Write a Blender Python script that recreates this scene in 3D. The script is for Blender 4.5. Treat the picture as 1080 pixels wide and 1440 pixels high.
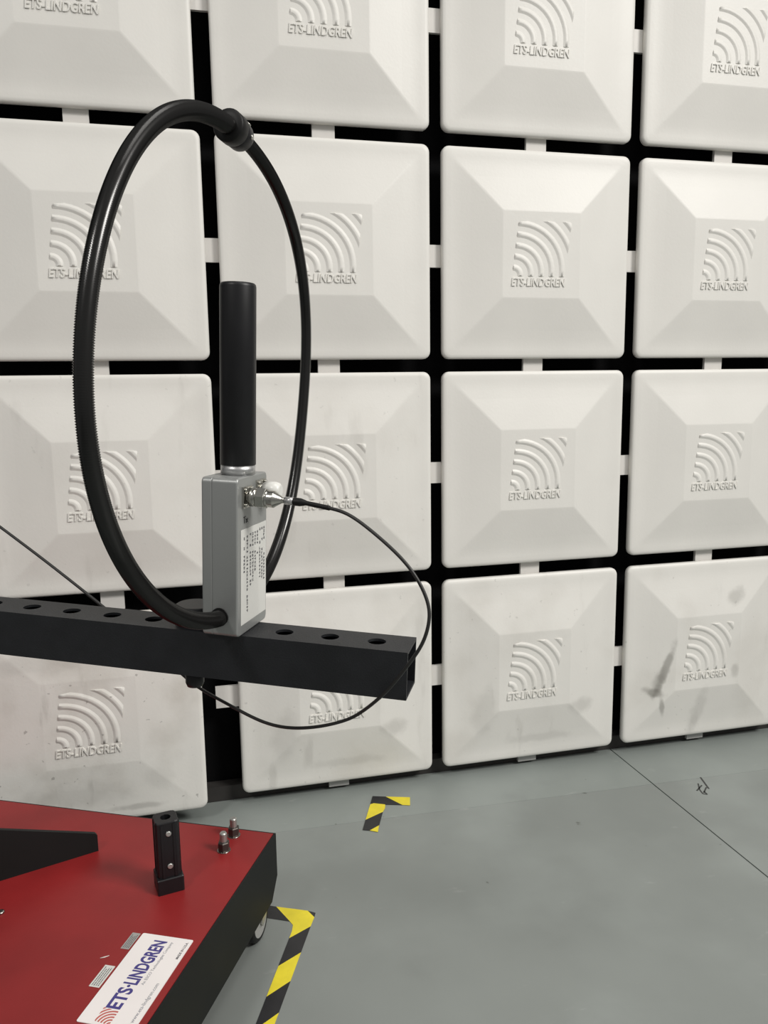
import bpy, math, random
from mathutils import Vector, Matrix

sc = bpy.context.scene
for o in list(bpy.data.objects):
    bpy.data.objects.remove(o)
COL = sc.collection

# ------------------------------------------------------------------ camera
R_ = Vector((0.971, -0.240, -0.014)).normalized()
F_ = Vector((0.235, 0.960, -0.154)).normalized()
R_ = (R_ - F_ * R_.dot(F_)).normalized()
U_ = R_.cross(F_)
cd = bpy.data.cameras.new('camera')
cd.sensor_fit = 'VERTICAL'
cd.sensor_height = 24.0
cd.sensor_width = 18.0
cd.lens = 1110.0 / 1440.0 * 24.0
cd.clip_start = 0.01
cam = bpy.data.objects.new('camera', cd)
COL.objects.link(cam)
cam.matrix_world = Matrix(((R_.x, U_.x, -F_.x, -0.081), (R_.y, U_.y, -F_.y, -2.146),
                           (R_.z, U_.z, -F_.z, 1.172), (0, 0, 0, 1)))
sc.camera = cam

# ------------------------------------------------------------------ light, exposure
sc.view_settings.view_transform = 'Standard'
sc.view_settings.look = 'None'
sc.view_settings.gamma = 1.0
sc.view_settings.use_curve_mapping = False
sc.view_settings.exposure = 0.0

world = bpy.data.worlds.new('chamber_air')
sc.world = world
world.use_nodes = True
bg = world.node_tree.nodes['Background']
bg.inputs[0].default_value = (1.0, 0.995, 0.975, 1)
bg.inputs[1].default_value = 0.23


def area(name, loc, aim, sx, sy, power, colour, spread=180):
    ld = bpy.data.lights.new(name, 'AREA')
    ld.shape = 'RECTANGLE'
    ld.size, ld.size_y = sx, sy
    ld.energy = power
    ld.color = colour
    ld.spread = math.radians(spread)
    lo = bpy.data.objects.new(name, ld)
    COL.objects.link(lo)
    lo.location = loc
    lo.rotation_euler = (Vector(aim) - Vector(loc)).to_track_quat('-Z', 'Y').to_euler()
    return lo


WARM = (1.0, 0.97, 0.925)
area('ceiling_lamp', (3.7, -3.8, 4.4), (0.3, -1.5, 0.0), 1.6, 1.6, 101, WARM, 105)
area('ceiling_lamp.001', (-2.6, -3.4, 4.4), (-0.3, -0.9, 0.0), 0.6, 0.6, 22, WARM, 105)
area('ceiling_lamp.002', (0.9, -2.0, 5.4), (0.9, -1.0, 0.0), 1.6, 1.6, 17, WARM, 105)


# ------------------------------------------------------------------ helpers
def tag(o, label=None, cat=None, group=None, kind=None):
    if label: o['label'] = label
    if cat: o['category'] = cat
    if group: o['group'] = group
    if kind: o['kind'] = kind
    return o


def empty(name, mat=None, loc=None):
    o = bpy.data.objects.new(name, None)
    o.empty_display_size = 0.05
    COL.objects.link(o)
    if mat is not None: o.matrix_world = mat
    if loc is not None: o.location = loc
    return o


class MB:
    """collects vertices and faces of one mesh"""
    def __init__(s):
        s.v, s.f, s.sm, s.mi = [], [], [], []

    def face(s, idx, smooth=False, mi=0):
        s.f.append(tuple(idx)); s.sm.append(smooth); s.mi.append(mi)

    def box(s, x0, x1, y0, y1, z0, z1, mi=0):
        b = len(s.v)
        s.v += [(x, y, z) for z in (z0, z1) for y in (y0, y1) for x in (x0, x1)]
        for q in ((0, 2, 3, 1), (4, 5, 7, 6), (0, 1, 5, 4), (2, 6, 7, 3), (0, 4, 6, 2), (1, 3, 7, 5)):
            s.face([b + i for i in q], False, mi)
        return s

    def loops(s, rings, smooth=True, cap0=True, cap1=True, flat=(), mi=0):
        """rings: lists of equal length; consecutive rings are bridged"""
        b = len(s.v); n = len(rings[0])
        for r in rings: s.v += [tuple(p) for p in r]
        for k in range(len(rings) - 1):
            for i in range(n):
                j = (i + 1) % n
                s.face((b + k * n + i, b + k * n + j, b + (k + 1) * n + j, b + (k + 1) * n + i),
                       smooth and k not in flat, mi)
        if cap0: s.face([b + i for i in reversed(range(n))], False, mi)
        if cap1: s.face([b + (len(rings) - 1) * n + i for i in range(n)], False, mi)
        return s

    def lathe(s, prof, origin, axis, n=24, flat=(), cap0=True, cap1=True, mi=0, phase=0.0):
        """prof: (distance along axis, radius)"""
        A = Vector(axis).normalized()
        X = A.orthogonal().normalized(); Y = A.cross(X)
        O = Vector(origin); rings = []
        for d, r in prof:
            rings.append([O + A * d + (X * math.cos(phase + 2 * math.pi * i / n) + Y * math.sin(phase + 2 * math.pi * i / n)) * r
                          for i in range(n)])
        return s.loops(rings, n > 8, cap0, cap1, flat, mi)

    def tube(s, pts, rad, n=10, closed_ends=True, mi=0):
        pts = [Vector(p) for p in pts]
        T = [(pts[min(i + 1, len(pts) - 1)] - pts[max(i - 1, 0)]).normalized() for i in range(len(pts))]
        N = T[0].orthogonal().normalized(); rings = []
        for i, p in enumerate(pts):
            N = (N - T[i] * N.dot(T[i])).normalized()
            B = T[i].cross(N)
            r = rad[i] if isinstance(rad, (list, tuple)) else rad
            rings.append([p + (N * math.cos(2 * math.pi * k / n) + B * math.sin(2 * math.pi * k / n)) * r for k in range(n)])
        return s.loops(rings, True, closed_ends, closed_ends, (), mi)

    def prism(s, poly, z0, z1, mi=0):
        """poly: counter-clockwise xy points"""
        return s.loops([[(x, y, z0) for x, y in poly], [(x, y, z1) for x, y in poly]], False, mi=mi)

    def mesh(s, name, *mats):
        me = bpy.data.meshes.new(name)
        me.from_pydata([tuple(p) for p in s.v], [], s.f)
        for m in mats: me.materials.append(m)
        me.polygons.foreach_set('use_smooth', s.sm)
        me.polygons.foreach_set('material_index', s.mi)
        me.update()
        return me

    def build(s, name, mats, parent=None, mat=None):
        if not isinstance(mats, (list, tuple)): mats = [mats]
        return link(name, s.mesh(name, *mats), parent, mat)


def link(name, me, parent=None, mat=None):
    o = bpy.data.objects.new(name, me)
    COL.objects.link(o)
    if parent is not None: o.parent = parent
    if mat is not None: o.matrix_local = mat
    return o


def spline(P, per=10):
    P = [Vector(p) for p in P]; out = []
    for i in range(len(P) - 1):
        a, b, c, d = P[max(i - 1, 0)], P[i], P[i + 1], P[min(i + 2, len(P) - 1)]
        for k in range(per):
            t = k / per
            out.append(0.5 * ((2 * b) + (c - a) * t + (2 * a - 5 * b + 4 * c - d) * t * t + (3 * b - a - 3 * c + d) * t ** 3))
    out.append(P[-1])
    return out


def rrect(hx, hy, rc, seg=5, cx=0, cy=0):
    out = []
    for k, (sx, sy) in enumerate(((1, 1), (-1, 1), (-1, -1), (1, -1))):
        for i in range(seg + 1):
            a = math.pi / 2 * (k + i / seg)
            out.append((cx + sx * (hx - rc) + rc * math.cos(a), cy + sy * (hy - rc) + rc * math.sin(a)))
    return out


def text_mesh(body, w, h, depth, bold=0.0):
    """letters in the xy plane, lower left corner at 0,0, stretched to w x h, rising along z"""
    cu = bpy.data.curves.new('lettering', 'FONT')
    cu.body = body
    cu.extrude = 0.02
    cu.offset = bold
    cu.resolution_u = 3
    ob = bpy.data.objects.new('lettering', cu)
    COL.objects.link(ob)
    dg = bpy.context.evaluated_depsgraph_get()
    me = bpy.data.meshes.new_from_object(ob.evaluated_get(dg))
    bpy.data.objects.remove(ob)
    bpy.data.curves.remove(cu)
    xs = [v.co.x for v in me.vertices]; ys = [v.co.y for v in me.vertices]; zs = [v.co.z for v in me.vertices]
    x0, x1, y0, y1, z0, z1 = min(xs), max(xs), min(ys), max(ys), min(zs), max(zs)
    for v in me.vertices:
        v.co = ((v.co.x - x0) / (x1 - x0) * w, (v.co.y - y0) / (y1 - y0) * h, (v.co.z - z0) / (z1 - z0) * depth)
    me.materials.clear()
    return me


# ------------------------------------------------------------------ materials
def pbr(name, col, rough=0.5, metal=0.0, var=0.0, scale=8.0, bump=0.0, bscale=200.0, spec=0.5, extra=None):
    m = bpy.data.materials.new(name)
    m.use_nodes = True
    nt = m.node_tree; N = nt.nodes; L = nt.links
    b = N['Principled BSDF']
    b.inputs['Base Color'].default_value = (*col, 1)
    b.inputs['Roughness'].default_value = rough
    b.inputs['Metallic'].default_value = metal
    b.inputs['Specular IOR Level'].default_value = spec
    tc = N.new('ShaderNodeTexCoord')
    colour = None
    if var > 0:
        no = N.new('ShaderNodeTexNoise'); no.inputs['Scale'].default_value = scale; no.inputs['Detail'].default_value = 6
        L.new(tc.outputs['Object'], no.inputs['Vector'])
        ra = N.new('ShaderNodeValToRGB')
        ra.color_ramp.elements[0].position = 0.3; ra.color_ramp.elements[1].position = 0.7
        ra.color_ramp.elements[0].color = (*[c * (1 - var) for c in col], 1)
        ra.color_ramp.elements[1].color = (*[min(1, c * (1 + var)) for c in col], 1)
        L.new(no.outputs['Fac'], ra.inputs['Fac'])
        colour = ra.outputs['Color']
        L.new(colour, b.inputs['Base Color'])
    if bump > 0:
        n2 = N.new('ShaderNodeTexNoise'); n2.inputs['Scale'].default_value = bscale; n2.inputs['Detail'].default_value = 3
        L.new(tc.outputs['Object'], n2.inputs['Vector'])
        bu = N.new('ShaderNodeBump'); bu.inputs['Strength'].default_value = bump; bu.inputs['Distance'].default_value = 0.002
        L.new(n2.outputs['Fac'], bu.inputs['Height'])
        L.new(bu.outputs['Normal'], b.inputs['Normal'])
    if extra: extra(nt, b, tc, colour)
    return m


def mixc(nt, fac, a, col, factor=1.0):
    """mix socket a toward col by socket fac * factor"""
    if factor != 1.0:
        mu = nt.nodes.new('ShaderNodeMath'); mu.operation = 'MULTIPLY'; mu.inputs[1].default_value = factor
        nt.links.new(fac, mu.inputs[0]); fac = mu.outputs[0]
    mx = nt.nodes.new('ShaderNodeMix'); mx.data_type = 'RGBA'
    nt.links.new(fac, mx.inputs[0]); nt.links.new(a, mx.inputs[6])
    mx.inputs[7].default_value = (*col, 1)
    return mx.outputs[2]


def noise_mask(nt, vec, scale, lo, hi, detail=4, stretch=None):
    if stretch:
        mp = nt.nodes.new('ShaderNodeMapping'); mp.inputs['Scale'].default_value = stretch
        nt.links.new(vec, mp.inputs['Vector']); vec = mp.outputs['Vector']
    no = nt.nodes.new('ShaderNodeTexNoise'); no.inputs['Scale'].default_value = scale; no.inputs['Detail'].default_value = detail
    nt.links.new(vec, no.inputs['Vector'])
    mr = nt.nodes.new('ShaderNodeMapRange'); mr.interpolation_type = 'SMOOTHSTEP'
    mr.inputs['From Min'].default_value = lo; mr.inputs['From Max'].default_value = hi
    nt.links.new(no.outputs['Fac'], mr.inputs['Value'])
    return mr.outputs['Result']


def spot_mask(nt, vec, c, s, ang=0.0, wob=0.25):
    """soft elliptical blotch in the panel's xz plane"""
    N, L = nt.nodes, nt.links
    no = N.new('ShaderNodeTexNoise'); no.inputs['Scale'].default_value = 30; no.inputs['Detail'].default_value = 4
    L.new(vec, no.inputs['Vector'])
    mp = N.new('ShaderNodeMapping'); mp.vector_type = 'TEXTURE'
    mp.inputs['Location'].default_value = (c[0], 0, c[1])
    mp.inputs['Rotation'].default_value = (0, ang, 0)
    mp.inputs['Scale'].default_value = (s[0], 10, s[1])
    L.new(vec, mp.inputs['Vector'])
    le = N.new('ShaderNodeVectorMath'); le.operation = 'LENGTH'
    L.new(mp.outputs['Vector'], le.inputs[0])
    ad = N.new('ShaderNodeMath'); ad.operation = 'MULTIPLY_ADD'; ad.inputs[1].default_value = wob * 4; ad.inputs[2].default_value = -wob * 2
    L.new(no.outputs['Fac'], ad.inputs[0])
    su = N.new('ShaderNodeMath'); su.operation = 'ADD'
    L.new(le.outputs['Value'], su.inputs[0]); L.new(ad.outputs[0], su.inputs[1])
    mr = N.new('ShaderNodeMapRange'); mr.interpolation_type = 'SMOOTHSTEP'
    mr.inputs['From Min'].default_value = 1.0; mr.inputs['From Max'].default_value = 0.3
    L.new(su.outputs[0], mr.inputs['Value'])
    return mr.outputs['Result']


CAPCOL = (0.785, 0.772, 0.735)


def cap_material(name, dirt=0.0, spots=()):
    def extra(nt, b, tc, colour):
        oi = nt.nodes.new('ShaderNodeObjectInfo')
        ad = nt.nodes.new('ShaderNodeVectorMath'); ad.operation = 'ADD'
        nt.links.new(tc.outputs['Object'], ad.inputs[0]); nt.links.new(oi.outputs['Location'], ad.inputs[1])
        c = colour
        if dirt > 0:
            c = mixc(nt, noise_mask(nt, ad.outputs[0], 5.0, 0.48, 0.72, 6), c, (0.50, 0.47, 0.42), 0.45 * dirt)
            c = mixc(nt, noise_mask(nt, ad.outputs[0], 7.0, 0.60, 0.74, 7, (2.2, 1, 0.5)), c, (0.36, 0.34, 0.31), 0.5 * dirt)
            c = mixc(nt, noise_mask(nt, ad.outputs[0], 60.0, 0.70, 0.76, 2), c, (0.3, 0.29, 0.27), 0.5 * dirt)
        for cc, ss, an, st in spots:
            c = mixc(nt, spot_mask(nt, tc.outputs['Object'], cc, ss, an), c, (0.20, 0.19, 0.17), st)
        nt.links.new(c, b.inputs['Base Color'])
    return pbr(name, CAPCOL, 0.42, var=0.035, scale=4.0, bump=0.10, bscale=140, spec=0.35, extra=extra)


M_CAP = cap_material('white_cap')
M_CAP_WORN = cap_material('white_cap_worn', 0.35)
M_CAP_DIRTY = cap_material('white_cap_dirty', 0.5, [((-0.16, -0.12), (0.05, 0.10), 0.15, 0.16), ((0.16, -0.13), (0.05, 0.035), 0.1, 0.25),
                                                    ((0.02, -0.22), (0.14, 0.02), 0.0, 0.15)])
M_CAP_GRIMY_SHADED = cap_material('white_cap_grimy_shaded', 1.15, [((0.10, -0.25), (0.10, 0.012), 0.0, 0.35), ((-0.05, -0.2), (0.16, 0.05), 0.0, 0.18),  # real grime, strengthened so the colour also carries the weaker light here
                                                    ((0.16, -0.17), (0.05, 0.05), 0.0, 0.12), ((-0.12, 0.17), (0.2, 0.035), 0.0, 0.16)])
M_CAP_SMEAR = cap_material('white_cap_smeared', 0.45, [((-0.150, -0.045), (0.019, 0.112), 0.34, 0.58), ((-0.172, -0.085), (0.024, 0.06), 0.3, 0.4), ((-0.182, -0.120), (0.050, 0.018), 0.35, 0.62),
                                                      ((-0.155, -0.165), (0.012, 0.045), -0.2, 0.5), ((-0.02, -0.20), (0.035, 0.11), 0.2, 0.18),
                                                      ((0.10, 0.17), (0.05, 0.03), -0.6, 0.32), ((0.10, -0.07), (0.02, 0.03), 0, 0.3)])
M_TAB = pbr('white_tab', (0.74, 0.72, 0.69), 0.5, var=0.03)
M_TAB_GREY = pbr('grey_tab', (0.42, 0.42, 0.41), 0.55, var=0.05)
M_FOAM = pbr('black_foam', (0.006, 0.006, 0.0065), 0.95, spec=0.1, bump=0.4, bscale=300)
M_BASE = pbr('dark_plinth', (0.035, 0.032, 0.030), 0.7, var=0.2)


def floor_extra(tint):
    def extra(nt, b, tc, colour):
        g = nt.nodes.new('ShaderNodeNewGeometry').outputs['Position']
        c = mixc(nt, noise_mask(nt, g, 2.0, 0.45, 0.75, 6), colour, (0.315, 0.345, 0.332), 0.5)
        c = mixc(nt, noise_mask(nt, g, 3.5, 0.60, 0.80, 8), c, (0.15, 0.16, 0.155), 0.35)
        c = mixc(nt, noise_mask(nt, g, 22.0, 0.735, 0.775, 2), c, (0.07, 0.07, 0.065), 0.75)
        c = mixc(nt, noise_mask(nt, g, 9.0, 0.66, 0.78, 7, (1, 2.2, 1)), c, (0.42, 0.43, 0.42), 0.35)
        nt.links.new(c, b.inputs['Base Color'])
    return extra


M_FLOOR = pbr('grey_floor_coating', (0.208, 0.226, 0.216), 0.48, var=0.06, scale=3.0, bump=0.05, bscale=90, extra=floor_extra(0))
M_FLOOR2 = pbr('grey_floor_strip', (0.228, 0.252, 0.240), 0.48, var=0.06, scale=3.0, bump=0.05, bscale=90, extra=floor_extra(0))
M_JOINT = pbr('dark_joint', (0.02, 0.021, 0.02), 0.9)
M_YEL = pbr('yellow_tape', (0.74, 0.62, 0.03), 0.45, var=0.08, scale=30)
M_BLK = pbr('black_tape', (0.016, 0.016, 0.018), 0.45, var=0.2, scale=30)
M_INK = pbr('marker_ink', (0.05, 0.052, 0.05), 0.8)
M_RED = pbr('red_paint', (0.245, 0.0165, 0.0175), 0.40, spec=0.32, var=0.10, scale=9, bump=0.06, bscale=260)
M_SKIRT = pbr('charcoal_paint', (0.0095, 0.0108, 0.0108), 0.6, spec=0.25, var=0.1)
M_EDGE = pbr('grey_edge', (0.16, 0.15, 0.14), 0.5)
M_PLAS = pbr('black_plastic', (0.009, 0.009, 0.0105), 0.42, spec=0.35, var=0.1, scale=40)
M_BOOM = pbr('black_fibreglass', (0.0125, 0.0135, 0.016), 0.50, spec=0.40, var=0.18, scale=30, bump=0.12, bscale=420)
M_HOSE = pbr('black_conduit', (0.010, 0.0098, 0.0095), 0.22, var=0.1, spec=0.45)
M_RUB = pbr('black_rubber', (0.007, 0.007, 0.007), 0.5, spec=0.3)
M_CABLE = pbr('black_cable', (0.016, 0.0155, 0.015), 0.45)
M_ALU = pbr('grey_box_paint', (0.33, 0.34, 0.335), 0.38, metal=0.45, var=0.03, bump=0.05, bscale=700)
M_SILV = pbr('brushed_aluminium', (0.55, 0.55, 0.55), 0.38, metal=0.85)
M_STEEL = pbr('plated_steel', (0.50, 0.49, 0.455), 0.25, metal=1.0)
M_SCREW = pbr('zinc_screw', (0.45, 0.45, 0.43), 0.35, metal=0.7)
M_NUT = pbr('dark_nut', (0.07, 0.06, 0.055), 0.45, metal=0.6)
M_DCAP = pbr('milky_plastic', (0.72, 0.72, 0.69), 0.3)
M_STICK = pbr('white_sticker', (0.66, 0.66, 0.63), 0.5, var=0.02)
M_PRINT = pbr('grey_print', (0.09, 0.09, 0.10), 0.7)
M_SIGN = pbr('white_sign', (0.84, 0.80, 0.79), 0.4, var=0.02)
M_NAVY = pbr('navy_print', (0.055, 0.045, 0.22), 0.5)
M_LRED = pbr('red_print', (0.52, 0.13, 0.11), 0.5)
M_GREYP = pbr('pale_grey_print', (0.33, 0.33, 0.36), 0.6)
M_FOIL = pbr('silver_sticker', (0.40, 0.39, 0.38), 0.4, metal=0.3)
M_WHEEL = pbr('grey_wheel', (0.34, 0.34, 0.33), 0.45)

# ------------------------------------------------------------------ setting
fl = MB().box(-4, 5, -6.5, 0.3, -0.12, -0.004).build('floor', M_JOINT)
tag(fl, kind='structure')


def sheet(poly, mat, top=0.0):
    o = MB().prism(poly, -0.0035, top).build('floor_sheet', mat, fl)
    return o


def seam_y(x): return -0.173 - 0.031 * (x - 0.23)


for xa, xb in ((-4, 1.2085), (1.2125, 5)):
    def skew(x, y): return (x - 0.02 * (y + 0.4) if abs(x) < 2 else x, y)
    sheet([skew(xa, -6.5), skew(xb, -6.5), skew(xb, seam_y(xb) - 0.0001), skew(xa, seam_y(xa) - 0.0001)], M_FLOOR)
    sheet([skew(xa, seam_y(xa) + 0.0001), skew(xb, seam_y(xb) + 0.0001), skew(xb, 0.3), skew(xa, 0.3)], M_FLOOR2, 0.0003)

tag(MB().box(-4, 5, 0.075, 0.3, 0.002, 4.2).build('wall_back', M_FOAM), kind='structure')
tag(MB().box(-4, 5, 0.036, 0.074, 0.0015, 0.045).build('baseboard_back', M_BASE), kind='structure')

# ------------------------------------------------------------------ absorber panels
HW = 0.2825


def cap_mesh(mat, k=1.0):
    m = MB()
    prof = [(HW - 0.004, 0.019, 0.012), (HW, 0.021, 0.009), (HW, 0.021, -0.002), (HW - 0.0015, 0.020, -0.0055), (HW - 0.005, 0.018, -0.008),
            (HW - 0.012, 0.014, -0.0090), (HW - 0.026, 0.010, -0.0094), (HW - 0.040, 0.008, -0.0104), (HW - 0.055, 0.007, -0.0126),
            (0.205, 0.006, -0.0168), (0.1185, 0.004, -0.0331), (0.1155, 0.004, -0.0335), (0.109, 0.004, -0.0335)]
    prof = [(h, rc, y if y > -0.0094 else -0.0094 + (y + 0.0094) * k) for h, rc, y in prof]
    rings = [[(x, y, -z) for x, z in rrect(h, h, rc, 5)] for h, rc, y in prof]
    m.loops(rings, True, flat=(9, 10, 11))
    return m.mesh('cap', mat)


def arc_band(m, r0, r1, B, T, P, flatz=None, n=14):
    """raised band between two radii, clipped to the square 0..B x 0..T; P maps (x, y, height)"""
    e = (r1 - r0) * 0.33; hgt = 0.0027
    rad = [(r0, 0.0), (r0 + e, hgt), (r1 - e, hgt), (r1, 0.0)]
    rows = []
    for r, h in rad:
        row = []
        a0 = math.acos(min(1, B / r)) if r > B else 0.0
        a1 = math.asin(min(1, T / r)) if r > T else math.pi / 2
        if a1 <= a0:
            row = [P(B, T, h)] * (n + 1)
        else:
            row = [P(r * math.cos(a0 + (a1 - a0) * i / n), r * math.sin(a0 + (a1 - a0) * i / n), h) for i in range(n + 1)]
        rows.append(row)
    b = len(m.v)
    for row in rows: m.v += row
    w = n + 1
    for k in range(3):
        for i in range(n):
            m.face((b + k * w + i, b + k * w + i + 1, b + (k + 1) * w + i + 1, b + (k + 1) * w + i), k == 1)
    m.face((b, b + w, b + 2 * w, b + 3 * w)); m.face((b + n + 3 * w, b + n + 2 * w, b + n + w, b + n))


def emblem_arcs(m, S, P, w=0.60):
    """S: size of the square"""
    u = S / 555.0
    for k in range(7):
        r1 = (115 + 110 * k) * u; r0 = r1 - 110 * w * u
        arc_band(m, r0, r1, S, S * 0.985, P)


def emblem_mesh(mat):
    m = MB()
    S = 0.158; x0, z0 = -0.088, -0.066
    emblem_arcs(m, S, lambda x, y, h: (x0 + x + 0.12 * y, -0.0333 - h, z0 + 0.0087 + y * 0.945))
    return m.mesh('emblem', mat)


LET = text_mesh('ETS-LINDGREN', 0.160, 0.0225, 0.0030, 0.012)
# from xy-z to the panel plane: x stays, y -> z, z -> -y
LM = Matrix(((1, 0.10, 0, -0.0905), (0, 0, -1, -0.0333), (0, 1, 0, -0.0850), (0, 0, 0, 1)))
LET.transform(LM)

pools = {}


def meshes(mat):
    if mat.name not in pools:
        le = LET.copy(); le.materials.append(mat)
        k = 0.45 if mat is M_CAP_GRIMY_SHADED else 1.0
        em = emblem_mesh(mat)
        if k < 1:
            lower = Matrix.Translation((0, 0.0241 * (1 - k), 0))
            em.transform(lower); le.transform(lower)
        pools[mat.name] = (cap_mesh(mat, k), em, le)
    return pools[mat.name]


TAB_LEFT = MB().box(-0.345, -0.250, 0.0135, 0.024, -0.033, 0.027).mesh('connector_tab', M_TAB)
TAB_LOW = MB().box(-0.031, 0.029, 0.0135, 0.024, -0.335, -0.250).mesh('connector_tab', M_TAB)
TAB_FOOT = MB().box(-0.031, 0.029, 0.0135, 0.024, -0.306, -0.250).mesh('connector_tab', M_TAB_GREY)
_f = MB()
_f.loops([[(x, 0.0122, -z) for x, z in rrect(0.235, 0.235, 0.01, 2)], [(x, 0.074, -z) for x, z in rrect(0.20, 0.20, 0.01, 2)]], False)
FOAM = _f.mesh('foam_block', M_FOAM)
_f = MB()
_f.loops([[(x, 0.0122, -z) for x, z in rrect(0.235, 0.235, 0.01, 2)], [(x, 0.143, -z) for x, z in rrect(0.20, 0.20, 0.01, 2)]], False)
FOAM_LONG = _f.mesh('foam_block', M_FOAM)


def panel(x, y, z, label, group, mat=M_CAP, zs=1.0, foot=False, pulled=False):
    r = empty('absorber_panel', loc=(x, y, z))
    r.scale = (1, 1, zs)
    tag(r, label, 'absorber panel', group)
    c_, e_, l_ = meshes(mat)
    cap = link('cap', c_, r)
    link('emblem', e_, cap)
    link('lettering', l_, cap)
    link('connector_tab', TAB_LEFT, r)
    link('connector_tab', TAB_FOOT if foot else TAB_LOW, r)
    link('foam_block', FOAM_LONG if pulled else FOAM, r)
    return r


LAB = {
    (0, 0): "white absorber panel cut off at the photo's top left corner",
    (0, 1): "white absorber panel in the top row, just above the loop's clamp",
    (0, 2): "white absorber panel in the top row, third column from the left",
    (0, 3): "white absorber panel at the photo's top right corner",
    (1, 0): "white absorber panel behind the upper left curve of the loop",
    (1, 1): "white absorber panel behind the loop's upper right curve and top of the black rod",
    (1, 2): "white absorber panel, second row from the top and third column from the left",
    (1, 3): "white absorber panel at the right edge, second row from the top",
    (2, 0): "white absorber panel behind the loop's lower left curve, left of the grey box",
    (2, 1): "white absorber panel behind the cable plug, right of the grey box",
    (2, 2): "clean white absorber panel, third row from the top and third column from the left",
    (2, 3): "white absorber panel at the right edge, directly above the smeared panel",
    (3, 0): "grimy white absorber panel pulled out from the wall, between boom and red cart",
    (3, 1): "stained white absorber panel in the bottom row behind the boom's open end",
    (3, 2): "stained white absorber panel in the bottom row, third column from the left",
    (3, 3): "white bottom row absorber panel with a long dark smear left of its emblem",
}
PG = 'absorber panels on the chamber wall'
ROWZ = [2.135, 1.535, 0.935, 0.326]
COLX = [-0.3, 0.3, 0.9, 1.5]
for (i, j), lab in LAB.items():
    mat = M_CAP if i < 2 else (M_CAP if j > 1 else M_CAP_WORN)
    if i == 3: mat = {0: M_CAP_GRIMY_SHADED, 1: M_CAP_DIRTY, 2: M_CAP_DIRTY, 3: M_CAP_SMEAR}[j]
    x, y, z, zs = COLX[j], 0.0, ROWZ[i], 1.0
    if i == 3: zs = 1.028
    if (i, j) == (3, 0): x, y, z, zs = COLX[j] - 0.064, -0.07, 0.330, 1.0
    if (i, j) == (0, 0): x -= 0.008
    panel(x, y, z, lab, PG, mat, zs, i == 3, (i, j) == (3, 0))
for i in range(4):
    panel(-0.9 if i < 3 else -0.99, 0, ROWZ[i], '%s white absorber panel of the column beyond the left edge of the photo' % ('topmost', 'second', 'third', 'lowest')[i], 'absorber panels left of the photo', foot=i == 3)
    panel(2.1, 0, ROWZ[i], '%s white absorber panel of the column beyond the right edge of the photo' % ('topmost', 'second', 'third', 'lowest')[i], 'absorber panels right of the photo', foot=i == 3)

# ------------------------------------------------------------------ hazard tape and marks on the floor
TZ0, TZ1 = 0.0002, 0.0009


def tape(name, polys, label, lift=0.0):
    m = MB()
    for mi, poly in polys:
        a = sum(poly[k][0] * poly[(k + 1) % len(poly)][1] - poly[(k + 1) % len(poly)][0] * poly[k][1] for k in range(len(poly)))
        if a < 0: poly = poly[::-1]
        m.prism(poly, TZ0 + lift, TZ1 + lift, mi)
    cx = sum(v[0] for v in m.v) / len(m.v); cy = sum(v[1] for v in m.v) / len(m.v)
    m.v = [(x - cx, y - cy, z) for x, y, z in m.v]
    o = m.build(name, [M_YEL, M_BLK]); o.location = (cx, cy, 0)
    tag(o, label, 'tape', 'hazard tape corner marks on the floor')
    return o


tape('floor_tape', [
    (1, [(0.385, -0.054), (0.421, -0.067), (0.455, -0.124), (0.409, -0.109), (0.379, -0.094), (0.368, -0.097)]),
    (0, [(0.421, -0.067), (0.488, -0.089), (0.476, -0.132), (0.455, -0.124)]),
    (0, [(0.379, -0.094), (0.409, -0.109), (0.404, -0.128), (0.393, -0.146), (0.337, -0.174), (0.368, -0.097)]),
    (1, [(0.337, -0.174), (0.393, -0.146), (0.367, -0.210), (0.337, -0.228), (0.319, -0.220)]),
    (0, [(0.367, -0.210), (0.356, -0.241), (0.337, -0.228)])],
    'small corner of yellow and black hazard tape on bare floor near the wall', 0.0011)

dl = Vector((-0.107, -0.26)).normalized()


def L2(s): return (0.083 + dl.x * s, -0.572 + dl.y * s)      # inner edge


def R2(s): return (0.143 + dl.x * s * 1.02, -0.524 + dl.y * s)      # outer edge


b_l = [0.022, 0.106, 0.190, 0.274, 0.358, 0.442, 0.526]
b_r = [0.046, 0.128, 0.210, 0.292, 0.374, 0.456, 0.540]
polys = [(0, [(0.059, -0.479), (0.127, -0.512), (0.138, -0.538), R2(b_r[0]), L2(b_l[0]), L2(0.0), (0.088, -0.552), (0.083, -0.538)]),
         (1, [(0.127, -0.512), (0.143, -0.524), (0.138, -0.538)]),
         (1, [(0.059, -0.479), (0.083, -0.538), (0.004, -0.497), (0.008, -0.452)]),
         (0, [(0.008, -0.452), (0.004, -0.497), (-0.05, -0.468), (-0.03, -0.432)])]
for k in range(6):
    polys.append((1 - k % 2, [L2(b_l[k]), R2(b_r[k]), R2(b_r[k + 1]), L2(b_l[k + 1])]))
tape('floor_tape', polys, "long corner of yellow and black hazard tape on the floor beside the red cart's wheel")

m = MB()


def stroke(a, b, w=0.0042):
    d = Vector((b[0] - a[0], b[1] - a[1])); n = Vector((-d.y, d.x)).normalized() * w / 2
    m.prism([(a[0] - n.x, a[1] - n.y), (b[0] - n.x, b[1] - n.y), (b[0] + n.x, b[1] + n.y), (a[0] + n.x, a[1] + n.y)], 0.0002, 0.0006)


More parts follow.
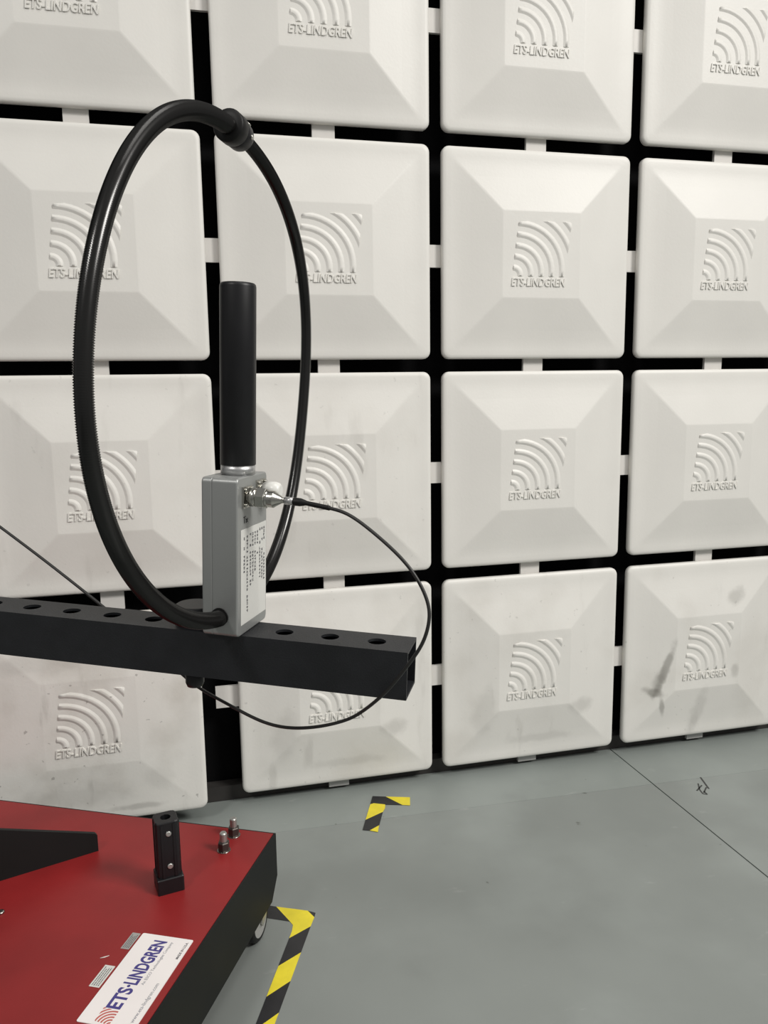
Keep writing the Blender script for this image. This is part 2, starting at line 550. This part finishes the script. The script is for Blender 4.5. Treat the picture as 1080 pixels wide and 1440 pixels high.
stroke((1.366, -0.205), (1.347, -0.271), 0.005)
stroke((1.336, -0.236), (1.318, -0.268)); stroke((1.340, -0.248), (1.306, -0.272)); stroke((1.345, -0.262), (1.318, -0.288))
stroke((1.318, -0.268), (1.312, -0.292)); stroke((1.312, -0.292), (1.322, -0.298)); stroke((1.322, -0.298), (1.324, -0.280))
tag(m.build('marker_scribble', M_INK), 'small dark handwritten scribble on the floor at the right edge', 'scribble')

# ------------------------------------------------------------------ red cart
CH = 0.2
c0 = Vector((0.062, -0.507, 0))
fwd = Vector((-0.4541, -0.8909, 0)).normalized()      # along the right edge, toward the camera
lef = Vector((fwd.y, -fwd.x, 0))                      # along the back edge, to the left
CARTM = Matrix(((lef.x, fwd.x, 0, c0.x), (lef.y, fwd.y, 0, c0.y), (0, 0, -1, 0), (0, 0, 0, 1)))
# use a right-handed frame: X = left, Y = backward, Z = up
bk = -fwd
CARTM = Matrix(((-lef.x, bk.x, 0, c0.x), (-lef.y, bk.y, 0, c0.y), (0, 0, 1, 0), (0, 0, 0, 1)))
cart = empty('wheeled_cart', CARTM)
tag(cart, 'red topped wheeled equipment cart with charcoal sides in the lower left corner', 'cart')
CW, CD = 0.95, 0.90     # x from -CW to 0, y from -CD to 0
INV = CARTM.inverted()


def C(x, y, z=CH): return INV @ Vector((x, y, z))


m = MB(); m.box(-CW + 0.004, -0.0045, -CD + 0.004, -0.0045, CH - 0.004, CH)
m.build('deck', M_RED, cart)
m = MB()
# right side skirt with a clipped lower corner
sk = [(0, CH - 0.001), (0, 0.098), (-0.036, 0.056), (-CD + 0.036, 0.056), (-CD, 0.098), (-CD, CH - 0.001)]
m.loops([[(0.0, y, z) for y, z in sk], [(-0.004, y, z) for y, z in sk]], False)
m.build('side_skirt', M_SKIRT, cart)
m = MB()
m.loops([[(-CW + 0.004, y, z) for y, z in sk], [(-CW, y, z) for y, z in sk]], False)
m.build('side_skirt', M_SKIRT, cart)
for y0 in (-0.004, -CD):
    MB().box(-CW + 0.0045, -0.0045, y0, y0 + 0.004, 0.098, CH - 0.001).build('end_skirt', M_SKIRT, cart)


def caster(px, py, yaw):
    M = Matrix.Translation((px, py, 0)) @ Matrix.Rotation(yaw, 4, 'Z')
    g = MB()
    g.box(-0.044, 0.012, -0.032, 0.032, 0.108, 0.1125)
    g.lathe([(0, 0.0125), (0.014, 0.0140)], (0, 0, 0.094), (0, 0, 1), 16)
    for s_ in (-1, 1):
        pl = [(0.020, 0.094), (-0.020, 0.094), (-0.048, 0.044), (-0.042, 0.035), (-0.034, 0.038)]
        xa = s_ * 0.0165
        g.loops([[(xa - 0.0015, y, z) for y, z in pl], [(xa + 0.0015, y, z) for y, z in pl]], False)
    g.box(-0.0165, 0.0165, -0.02, 0.02, 0.0915, 0.095)
    w = g.build('caster', M_SCREW, cart, M)
    t = MB()
    t.lathe([(-0.012, 0.033), (-0.012, 0.0395), (-0.009, 0.0430), (0.009, 0.0430), (0.012, 0.0395), (0.012, 0.033)], (0, -0.040, 0.0433), (1, 0, 0), 32)
    t.build('tyre', M_RUB, w)
    h = MB()
    h.lathe([(-0.0135, 0.006), (-0.0135, 0.011), (-0.0122, 0.013), (-0.0122, 0.0325), (0.0122, 0.0325), (0.0122, 0.013), (0.0135, 0.011), (0.0135, 0.006)],
            (0, -0.040, 0.0433), (1, 0, 0), 28, flat=(2, 4))
    h.build('wheel_hub', M_WHEEL, w)


caster(-0.0195, -0.046, 0.0)
caster(-0.044, -CD + 0.09, 0.9)
caster(-CW + 0.05, -0.05, -0.5)
caster(-CW + 0.05, -CD + 0.09, 2.1)
# spacer under the deck that carries the casters
for px, py in ((-0.0345, -0.046), (-0.044, -CD + 0.09), (-CW + 0.05, -0.05), (-CW + 0.05, -CD + 0.09)):
    MB().box(px - 0.03, px + 0.03, py - 0.03, py + 0.03, 0.1125, CH - 0.004).build('caster_mount', M_SKIRT, cart)

# hollow socket post
pc = C(-0.164, -0.6435)
a_post = math.atan2(0.009, 0.046)
PM = Matrix.Translation(pc) @ Matrix.Rotation(a_post - math.atan2(-lef.y, -lef.x), 4, 'Z')
sp = empty('socket_post', cart.matrix_world @ PM)
bpy.data.objects.remove(sp)
m = MB()
oct_ = lambda h, c: rrect(h, h, c, 2)
hole = lambda r: [(r * math.cos(math.pi / 2 * k + math.pi / 4 * i - 0.0), r * math.sin(math.pi / 2 * k + math.pi / 4 * i)) for k in range(4) for i in range(3)]
rg = [[(x, y, 0.0) for x, y in oct_(0.0258, 0.003)], [(x, y, 0.030) for x, y in oct_(0.0258, 0.003)], [(x, y, 0.032) for x, y in oct_(0.0245, 0.003)],
      [(x, y, 0.032) for x, y in oct_(0.0218, 0.0065)], [(x, y, 0.146) for x, y in oct_(0.0222, 0.0075)], [(x, y, 0.148) for x, y in oct_(0.0212, 0.0075)],
      [(x, y, 0.148) for x, y in hole(0.0105)], [(x, y, 0.08) for x, y in hole(0.0105)]]
m.loops(rg, False)
# raised ribs down the faces
for xx in (-0.0115, 0.0115):
    m.box(xx - 0.0022, xx + 0.0022, -0.0236, -0.0210, 0.033, 0.144)
    m.box(-0.0236, -0.0210, xx - 0.0022, xx + 0.0022, 0.033, 0.144)
    m.box(0.0210, 0.0236, xx - 0.0022, xx + 0.0022, 0.033, 0.144)
po = m.build('socket_post', M_PLAS, cart, PM)
for zz_ in (0.056, 0.124):
    MB().lathe([(0, 0.0058), (0.0022, 0.0054), (0.003, 0.0040)], (0.001, -0.0216, zz_), (0, -1, 0), 14).build('screw', M_SCREW, po)

# stud bolts on the deck
for bx_, by_ in ((-0.053, -0.547), (-0.029, -0.494)):
    p = C(bx_, by_)
    b = MB().lathe([(0, 0.0142), (0.0022, 0.0142)], p, (0, 0, 1), 20)
    bo = b.build('bolt', M_STEEL, cart)
    MB().lathe([(0.0022, 0.0125), (0.0195, 0.0125), (0.0215, 0.0108)], p, (0, 0, 1), 6).build('nut', M_NUT, bo)
    pr = [(0.0215, 0.0074)]
    for k in range(8): pr += [(0.0220 + k * 0.0024, 0.0080), (0.0232 + k * 0.0024, 0.0070)]
    pr += [(0.0425, 0.0058)]
    MB().lathe(pr, p, (0, 0, 1), 14).build('stud', M_SCREW, bo)
p = C(-0.474, -0.645)
MB().lathe([(0, 0.0075), (0.003, 0.0072), (0.004, 0.005)], p, (0, 0, 1), 16).build('bolt', M_STEEL, cart)

# tapered brace plate running to the mast foot
g0 = C(-0.316, -0.473); g1 = C(-0.700, -0.600)
gd = (g1 - g0).normalized(); gl = (g1 - g0).length
gn = Vector((-gd.y, gd.x, 0)) * 0.0045
pf = [(0, 0.0), (gl, 0.0), (gl, 0.192), (0.004, 0.041), (0, 0.036)]
m = MB()
m.loops([[g0 + gd * s + gn + Vector((0, 0, h)) for s, h in pf], [g0 + gd * s - gn + Vector((0, 0, h)) for s, h in pf]], False)
m.build('brace_plate', M_SKIRT, cart)

# name plate, stickers and scratch; s runs along the writing, t across (left edge positive)
BL = Vector((-0.299, -0.961, CH)); su = Vector((0.444, 0.896, 0)).normalized(); tu = Vector((-su.y, su.x, 0))
SM = INV @ Matrix(((su.x, tu.x, 0, BL.x), (su.y, tu.y, 0, BL.y), (0, 0, 1, CH), (0, 0, 0, 1)))


def printed(name, body, s, t, w, h, mat, parent, bold=0.0, z=0.0014):
    me = text_mesh(body, w, h, 0.0002, bold)
    me.materials.append(mat)
    o = link(name, me, parent)
    me.transform(SM @ Matrix.Translation((s, t, z)))
    return o


m = MB(); m.loops([[(x, y, z) for x, y in rrect(0.1035, 0.0495, 0.003, 4, 0.1035, -0.0495)] for z in (0.0002, 0.0013)], False)
pl = m.build('name_plate', M_SIGN, cart, SM)
pl.data.transform(SM); pl.matrix_local = Matrix.Identity(4)
printed('lettering', 'ETS', 0.0345, -0.0556, 0.045, 0.026, M_NAVY, pl, 0.030)
printed('lettering', 'LINDGREN', 0.0875, -0.0556, 0.106, 0.026, M_NAVY, pl, 0.030)
m = MB(); m.lathe([(0, 0.0028), (0.0002, 0.0028)], (0.0835, -0.0426, 0.0014), (0, 0, 1), 14); o = m.build('dot', M_NAVY, pl); o.data.transform(SM)
m = MB()
uu = 0.028 / 555
for k in range(7):
    arc_band(m, (115 + 110 * k - 60) * uu, (115 + 110 * k) * uu, 0.028, 0.0276, lambda x, y, h: (0.003 + x + 0.12 * y, -0.0556 + y, 0.0014 + h * 0.06))
o = m.build('logo', M_LRED, pl); o.data.transform(SM)
printed('lettering', 'An ESCO Technologies Company', 0.090, -0.0675, 0.104, 0.0070, M_GREYP, pl, 0.004)
printed('lettering', 'www.ets-lindgren.com', 0.0140, -0.0925, 0.084, 0.0085, M_GREYP, pl, 0.004)
printed('lettering', 'MADE IN U.S.A.', 0.157, -0.0935, 0.042, 0.0048, M_PRINT, pl, 0.01)


def sticker(s0, s1, t0, t1, mat, n, seed, lab):
    rnd = random.Random(seed)
    m = MB(); m.box(s0, s1, t0, t1, 0.0002, 0.0006); o = m.build('sticker', mat, cart); o.data.transform(SM)
    o['label'] = lab
    g = MB(); hgt = (t1 - t0) / (n + 1)
    for k in range(n):
        y = t1 - hgt * (k + 1); x = s0 + 0.003
        end = s1 - 0.003 - rnd.random() * 0.008
        while x < end:
            w = rnd.uniform(0.001, 0.004)
            g.box(x, min(x + w, end + 0.001), y - hgt * 0.22, y + hgt * 0.22, 0.0006, 0.0007); x += w + 0.0008
    q = g.build('small_print', M_PRINT, o); q.data.transform(SM)


sticker(0.163, 0.205, 0.004, 0.020, M_FOIL, 4, 3, 'silver foil sticker')
sticker(0.071, 0.121, 0.0045, 0.0235, M_STICK, 4, 4, 'white paper sticker with tiny grey print')
m = MB()
sa, sb = C(-0.277, -0.8225), C(-0.262, -0.820)
m.tube([sa + Vector((0, 0, 0.0004)), (sa + sb) / 2 + Vector((0, -0.001, 0.0004)), sb + Vector((0, 0, 0.0004))], [0.0006, 0.0011, 0.0005], 6)
m.build('paint_chip', M_STICK, cart)

# ------------------------------------------------------------------ boom
mx = Vector((0.881, -0.471, -0.045)).normalized()
ax_ = Vector((0.471, 0.882, 0.0)); ax_ = (ax_ - mx * ax_.dot(mx)).normalized()
zx = mx.cross(ax_)
O0 = Vector((-0.034, -1.158, 0.860))
LOC = Matrix(((mx.x, ax_.x, zx.x, O0.x), (mx.y, ax_.y, zx.y, O0.y), (mx.z, ax_.z, zx.z, O0.z), (0, 0, 0, 1)))
yaw = math.atan(0.034)
BS = 0.0625; BH = BS / 2
BM = LOC @ Matrix.Translation((0.0, 0.0117 + BH, -0.0002)) @ Matrix.Rotation(yaw, 4, 'Z')
boom = empty('antenna_boom', BM)
tag(boom, 'black perforated square boom with an open right end under the loop antenna', 'boom')
x0, x1 = -0.90, 0.2175
W = 0.0035
m = MB()
hp = [-0.8325 + 0.0625 * k for k in range(1, 17)]
hp = [0.1715 - 0.0625 * k for k in range(0, 17)][::-1]
hr = 0.0118
edges = [x0] + [(hp[i] + hp[i + 1]) / 2 for i in range(len(hp) - 1)] + [x1]
nseg = 32
for i, hx in enumerate(hp):
    xa, xb = edges[i], edges[i + 1]
    angs = [2 * math.pi * k / nseg for k in range(nseg)]
    outer = []
    for a in angs:
        c, s_ = math.cos(a), math.sin(a)
        lim = [(xb - hx) / c if c > 1e-9 else 1e9, (xa - hx) / c if c < -1e-9 else 1e9, BH / s_ if s_ > 1e-9 else 1e9, -BH / s_ if s_ < -1e-9 else 1e9]
        t = min(lim); outer.append((hx + c * t, s_ * t))
    # add exact corners
    pts = outer
    for zt, flip in ((0.0, False), (-W, True)):
        b = len(m.v)
        m.v += [(x, y, zt) for x, y in pts] + [(hx + hr * math.cos(a), hr * math.sin(a), zt) for a in angs]
        for k in range(nseg):
            j = (k + 1) % nseg
            q = (b + k, b + j, b + nseg + j, b + nseg + k)
            m.face(q if not flip else q[::-1])
        for cx_, cy_ in ((xb, BH), (xa, BH), (xa, -BH), (xb, -BH)):
            ca = math.atan2(cy_, cx_ - hx) % (2 * math.pi)
            k = int(ca / (2 * math.pi) * nseg) % nseg; j = (k + 1) % nseg
            m.v.append((cx_, cy_, zt)); t_ = (b + k, len(m.v) - 1, b + j)
            m.face(t_ if not flip else t_[::-1])
    b = len(m.v)
    m.v += [(hx + hr * math.cos(a), hr * math.sin(a), z) for z in (0.0, -W) for a in angs]
    for k in range(nseg):
        j = (k + 1) % nseg
        m.face((b + k, b + j, b + nseg + j, b + nseg + k), True)
# side and bottom walls
m.box(x0, x1, -BH, -BH + W, -BS, -0.00001)
m.box(x0, x1, BH - W, BH, -BS, -0.00001)
m.box(x0, x1, -BH + W, BH - W, -BS, -BS + W)
m.box(x1 - 0.0006, x1, -BH + W, BH - W, -W, -0.00001)
m.build('square_tube', M_BOOM, boom)
# mast outside the frame, standing on the cart deck
foot = BM.inverted() @ Vector((-0.75, -0.72, CH))
MW = Matrix.Translation((BM @ Vector((-0.86, 0, -BS - 0.001)))) 
top_w = MW.translation
mm = BM.inverted() @ (Matrix.Translation((top_w.x, top_w.y, 0)))
m = MB(); m.box(-0.045, 0.045, -0.045, 0.045, CH + 0.0005, top_w.z - 0.004)
m.box(-0.08, 0.08, -0.06, 0.06, CH + 0.0005, CH + 0.014)
m.build('mast', M_BOOM, boom, mm)
# clamp bolt: round head on top, nut below
kx, ky = -0.081, 0.004
m = MB()
m.lathe([(0.0002, 0.0265), (0.021, 0.0275), (0.0245, 0.0270), (0.0260, 0.0250)], (kx, ky, 0), (0, 0, 1), 32, flat=())
kb = m.build('clamp_knob', M_PLAS, boom)
m = MB()
m.lathe([(0, 0.0125), (0.020, 0.0125), (0.025, 0.0105)], (kx, ky - 0.005, -BS - 0.0005), (0, 0, -1), 20)
m.build('clamp_nut', M_PLAS, boom)

# ------------------------------------------------------------------ loop antenna
ant = empty('loop_antenna', LOC)
tag(ant, 'black conduit loop antenna with grey metal box and upright black rod on the boom', 'antenna')
bw, bh, bt = 0.094, 0.205, 0.049
m = MB()


def hring(x, ins, rc=0.0065):
    return [(x, a, z) for a, z in rrect(bw / 2 - ins, bh / 2 - ins, rc - ins * 0.5, 5, bw / 2, bh / 2)]


rr = [hring(-bt, 0.0016), hring(-bt + 0.0006, 0.0005), hring(-bt + 0.0018, 0), hring(-bt + 0.003, 0), hring(-0.0366, 0), hring(-0.0356, 0), hring(-0.0353, 0.0004), hring(-0.0347, 0.0004), hring(-0.0344, 0), hring(-0.0334, 0),
      hring(-0.0030, 0), hring(-0.0018, 0), hring(-0.0006, 0.0005), hring(0, 0.0016)]
m.loops(rr, True, flat=())
m.build('housing', M_ALU, ant)

# sticker with rows of tiny writing running downward
m = MB(); m.box(0.0001, 0.0005, 0.0095, 0.0905, 0.0135, 0.1385)
stk = m.build('sticker', M_STICK, ant)
rnd = random.Random(11)
g = MB()


def glyphs(a, z0, z1, size, dense=0.97):
    z = z0
    while z > z1:
        if rnd.random() < dense:
            h = size * 0.42
            for _ in range(4):
                if rnd.random() < 0.5:
                    c = a + rnd.uniform(-h, h) * 0.8; g.box(0.0005, 0.00056, c - size * 0.10, c + size * 0.10, z - size * 0.75, z)
                else:
                    c = z - rnd.uniform(0.1, 0.65) * size; g.box(0.0005, 0.00056, a - h, a + h, c - size * 0.09, c + size * 0.09)
        z -= size * 0.95


cols = [(0.0835, 0.132, 0.114, 0.105, 0.062), (0.0765, 0.132, 0.128, 0.117, 0.113), (0.0765, 0.103, 0.062, None, None), (0.0695, 0.132, 0.129, 0.114, 0.111), (0.0695, 0.106, 0.064, None, None),
        (0.0615, 0.130, 0.112, 0.102, 0.098), (0.0540, 0.130, 0.112, 0.104, 0.076), (0.0465, 0.130, 0.113, 0.106, 0.066),
        (0.0390, 0.130, 0.126, 0.116, 0.112), (0.0390, 0.106, 0.062, None, None), (0.0290, 0.129, 0.108, 0.102, 0.026), (0.0195, 0.128, 0.124, 0.115, 0.111), (0.0195, 0.104, 0.083, None, None)]
for a, za, zb, zc, zd in cols:
    glyphs(a, za, zb, 0.0050)
    if zc: glyphs(a, zc, zd, 0.0050)
g.build('small_print', M_PRINT, stk)

# handwritten letters above the sticker
m = MB()


def hw(p, q_):
    p, q_ = [((v[0] - 0.0265) * 0.75 + 0.0245, (v[1] - 0.1495) * 0.75 + 0.1500) for v in (p, q_)]
    m.tube([(0.0003, p[0], p[1]), (0.0003, q_[0], q_[1])], 0.00045, 6)


hw((0.0185, 0.1545), (0.0265, 0.1555)); hw((0.0225, 0.155), (0.0222, 0.144)); hw((0.0285, 0.1505), (0.035, 0.1445)); hw((0.0345, 0.1508), (0.029, 0.144))
m.build('handwritten_letters', M_INK, ant)

# rod on top
RA, RM = 0.047, -0.0205
m = MB(); m.lathe([(0.2048, 0.0205), (0.2065, 0.0205)], (RM, RA, 0), (0, 0, 1), 40); m.lathe([(0.2065, 0.0222), (0.2175, 0.0222)], (RM, RA, 0), (0, 0, 1), 40, flat=())
m.build('rod_collar', M_SILV, ant)
m = MB(); m.lathe([(0.2175, 0.0222), (0.2180, 0.0229), (0.440, 0.0229), (0.4430, 0.0222), (0.4445, 0.0205)], (RM, RA, 0), (0, 0, 1), 48)
m.build('rod', M_PLAS, ant)

# loop: ribbed conduit
FC = [0.29685, -0.00629, -0.01708, -0.00637, 0.00545, -0.00342, 0.00523, -0.00238, 0.00434]


def loop_pt(th):
    r = FC[0]
    for k in range(1, 5): r += FC[2 * k - 1] * math.cos(k * th) + FC[2 * k] * math.sin(k * th)
    return Vector((-0.0245, 0.03 + r * math.cos(th), 0.345 + r * math.sin(th)))


def hose(t0, t1, n, rf, rib=0.0007):
    pts = [loop_pt(t0 + (t1 - t0) * i / n) for i in range(n + 1)]
    rad = [rf(t0 + (t1 - t0) * i / n) + (rib if i % 2 else -rib) for i in range(n + 1)]
    return MB().tube(pts, rad, 18)


T_IN = math.radians(-95.3 - 0.0); T_OUT = math.radians(-78.4)
TC = math.radians(86.5)


def rad_left(t):      # from the clamp (86 deg) anticlockwise to the box (264 deg)
    d = math.degrees(t)
    return 0.0102 - 0.0014 * min(1, max(0, (d - 100) / 55)) if d < 190 else 0.0088 + 0.0012 * min(1, (d - 190) / 60)


hose(TC, math.radians(360 - 94.9), 780, rad_left).build('loop_conduit', M_HOSE, ant)
hose(math.radians(-79), TC, 700, lambda t: 0.0080 + 0.0007 * min(1, max(0, (-math.degrees(t) - 20) / 40))).build('loop_conduit', M_HOSE, ant)
m = MB()
m.lathe([(-0.0008, 0.0118), (0.0016, 0.0118)], (-0.0245, 0.0, 0.0263), (0, -1, 0), 24)
m.lathe([(-0.0008, 0.0108), (0.0016, 0.0108)], (-0.0245, bw, 0.029), (0, 1, 0), 24)
m.build('grommet', M_RUB, ant)
# clamp at the top gap of the loop
pc = loop_pt(TC); tg = (loop_pt(TC - 0.02) - loop_pt(TC + 0.02)).normalized()
m = MB()
m.lathe([(-0.020, 0.0105), (-0.0195, 0.0185), (-0.018, 0.0195), (-0.002, 0.0195), (0.0, 0.0185)], pc, tg, 28)
cl = m.build('loop_clamp', M_RUB, ant)
m = MB()
m.lathe([(0.0, 0.0165), (0.002, 0.0175), (0.017, 0.0175), (0.021, 0.0160), (0.023, 0.0090)], pc + Vector((0, 0, -0.0015)), tg, 28)
m.build('clamp_body', M_PLAS, cl)
side = Vector((0.41, -0.86, 0.30)); side = (side - tg * side.dot(tg)).normalized(); perp = tg.cross(side).normalized()
for k in (-1, 1):
    dr = (side * 0.75 + perp * (0.25 + k * 0.42)).normalized()
    p = pc + Vector((0, 0, -0.0015)) + tg * 0.0115 + dr * 0.0165
    MB().lathe([(0.0, 0.0030), (0.0022, 0.0030), (0.0028, 0.0022)], p, dr, 12).build('screw', M_STEEL, cl)

# two coaxial sockets on the label face
for ka, kz, cover in ((0.0265, 0.1795, False), (0.0700, 0.1835, True)):
    m = MB(); hs = 0.0135
    m.box(0.0002, 0.0028, ka - hs, ka + hs, kz - hs, kz + hs)
    m.lathe([(0.0028, 0.0086), (0.0060, 0.0086)], (0, ka, kz), (1, 0, 0), 24)
    so = m.build('coaxial_socket', M_STEEL, ant)
    for sy in (-1, 1):
        for sz in (-1, 1):
            MB().lathe([(0.0028, 0.0024), (0.0052, 0.0024), (0.0058, 0.0016)], (0, ka + sy * 0.0098, kz + sz * 0.0098), (1, 0, 0), 10).build('screw', M_STEEL, so)
    if cover:
        m = MB()
        m.lathe([(0.0072, 0.0104), (0.0105, 0.0104), (0.0110, 0.0112), (0.0225, 0.0112), (0.0275, 0.0098), (0.0300, 0.0068)], (0, ka, kz), (1, 0, 0), 28)
        o = m.build('dust_cap', M_DCAP, so); o['label'] = 'milky white dust cap'

# ------------------------------------------------------------------ coaxial cable
cab = empty('coaxial_cable', LOC @ Matrix.Translation((0.0095, 0.0265, 0.1795)))
tag(cab, "thin black coaxial cable plugged into the grey box and sweeping around the boom's end", 'cable')
off = Vector((0.0095, 0.0265, 0.1795))
dirp = Vector((0.998, 0.0, -0.035)).normalized()
m = MB()
m.lathe([(-0.0030, 0.0090), (-0.0030, 0.0120), (0.0055, 0.0122), (0.0062, 0.0112)], (0, 0, 0), dirp, 28, flat=())
m.lathe([(0.0185, 0.0118), (0.0195, 0.0112), (0.0205, 0.0112), (0.0208, 0.0108), (0.0214, 0.0108), (0.0284, 0.0108), (0.0290, 0.0107), (0.0296, 0.0102), (0.0302, 0.0096), (0.0388, 0.0044), (0.0395, 0.0038), (0.0430, 0.0036)], (0, 0, 0), dirp, 28)
pg = m.build('plug', M_STEEL, cab)
MB().lathe([(0.0062, 0.0128), (0.0070, 0.0138), (0.0178, 0.0138), (0.0185, 0.0128)], (0, 0, 0), dirp, 6).build('coupling_nut', M_STEEL, pg)
MB().lathe([(0.0430, 0.0050), (0.0540, 0.0050), (0.0543, 0.0044)], (0, 0, 0), dirp, 20).build('crimp_sleeve', M_SILV, cab)
cp = [(0.0640, 0.0265, 0.1775), (0.078, 0.0265, 0.1768), (0.091, 0.026, 0.1752), (0.114, 0.026, 0.174 - 0.002), (0.139, 0.020, 0.168), (0.175, 0.012, 0.147), (0.2215, 0.0, 0.1145), (0.2440, -0.003, 0.078),
      (0.2495, -0.008, 0.055), (0.2430, -0.010, 0.0240), (0.2270, -0.010, -0.0020), (0.206, -0.004, -0.0345), (0.187, 0.003, -0.058), (0.1575, 0.024, -0.090),
      (0.136, 0.030, -0.1055), (0.092, 0.032, -0.1225), (0.026, 0.050, -0.1385), (-0.042, 0.070, -0.1245), (-0.1000, 0.094, -0.1185), (-0.140, 0.112, -0.1065),
      (-0.200, 0.128, -0.075), (-0.280, 0.130, -0.0225), (-0.391, 0.140, 0.0405), (-0.466, 0.142, 0.083), (-0.60, 0.150, 0.15), (-0.74, 0.16, 0.12), (-0.86, 0.15, -0.05),
      (-0.880, 0.135, -0.35), (-0.885, 0.135, -0.60)]
sp_ = spline([Vector(p) - off for p in cp], 12)
for _ in range(60):
    sp_ = sp_[:14] + [(sp_[i - 1] + sp_[i] * 2 + sp_[i + 1]) / 4 for i in range(14, len(sp_) - 1)] + sp_[-1:]
m = MB()
m.tube(sp_[:3 * 12], [0.0052 if i < 8 else max(0.0031, 0.0052 - (i - 8) * 0.0003) for i in range(36)], 12)
m.build('strain_relief', M_RUB, cab)
MB().tube(sp_[34:], 0.00225, 10).build('jacket', M_CABLE, cab)
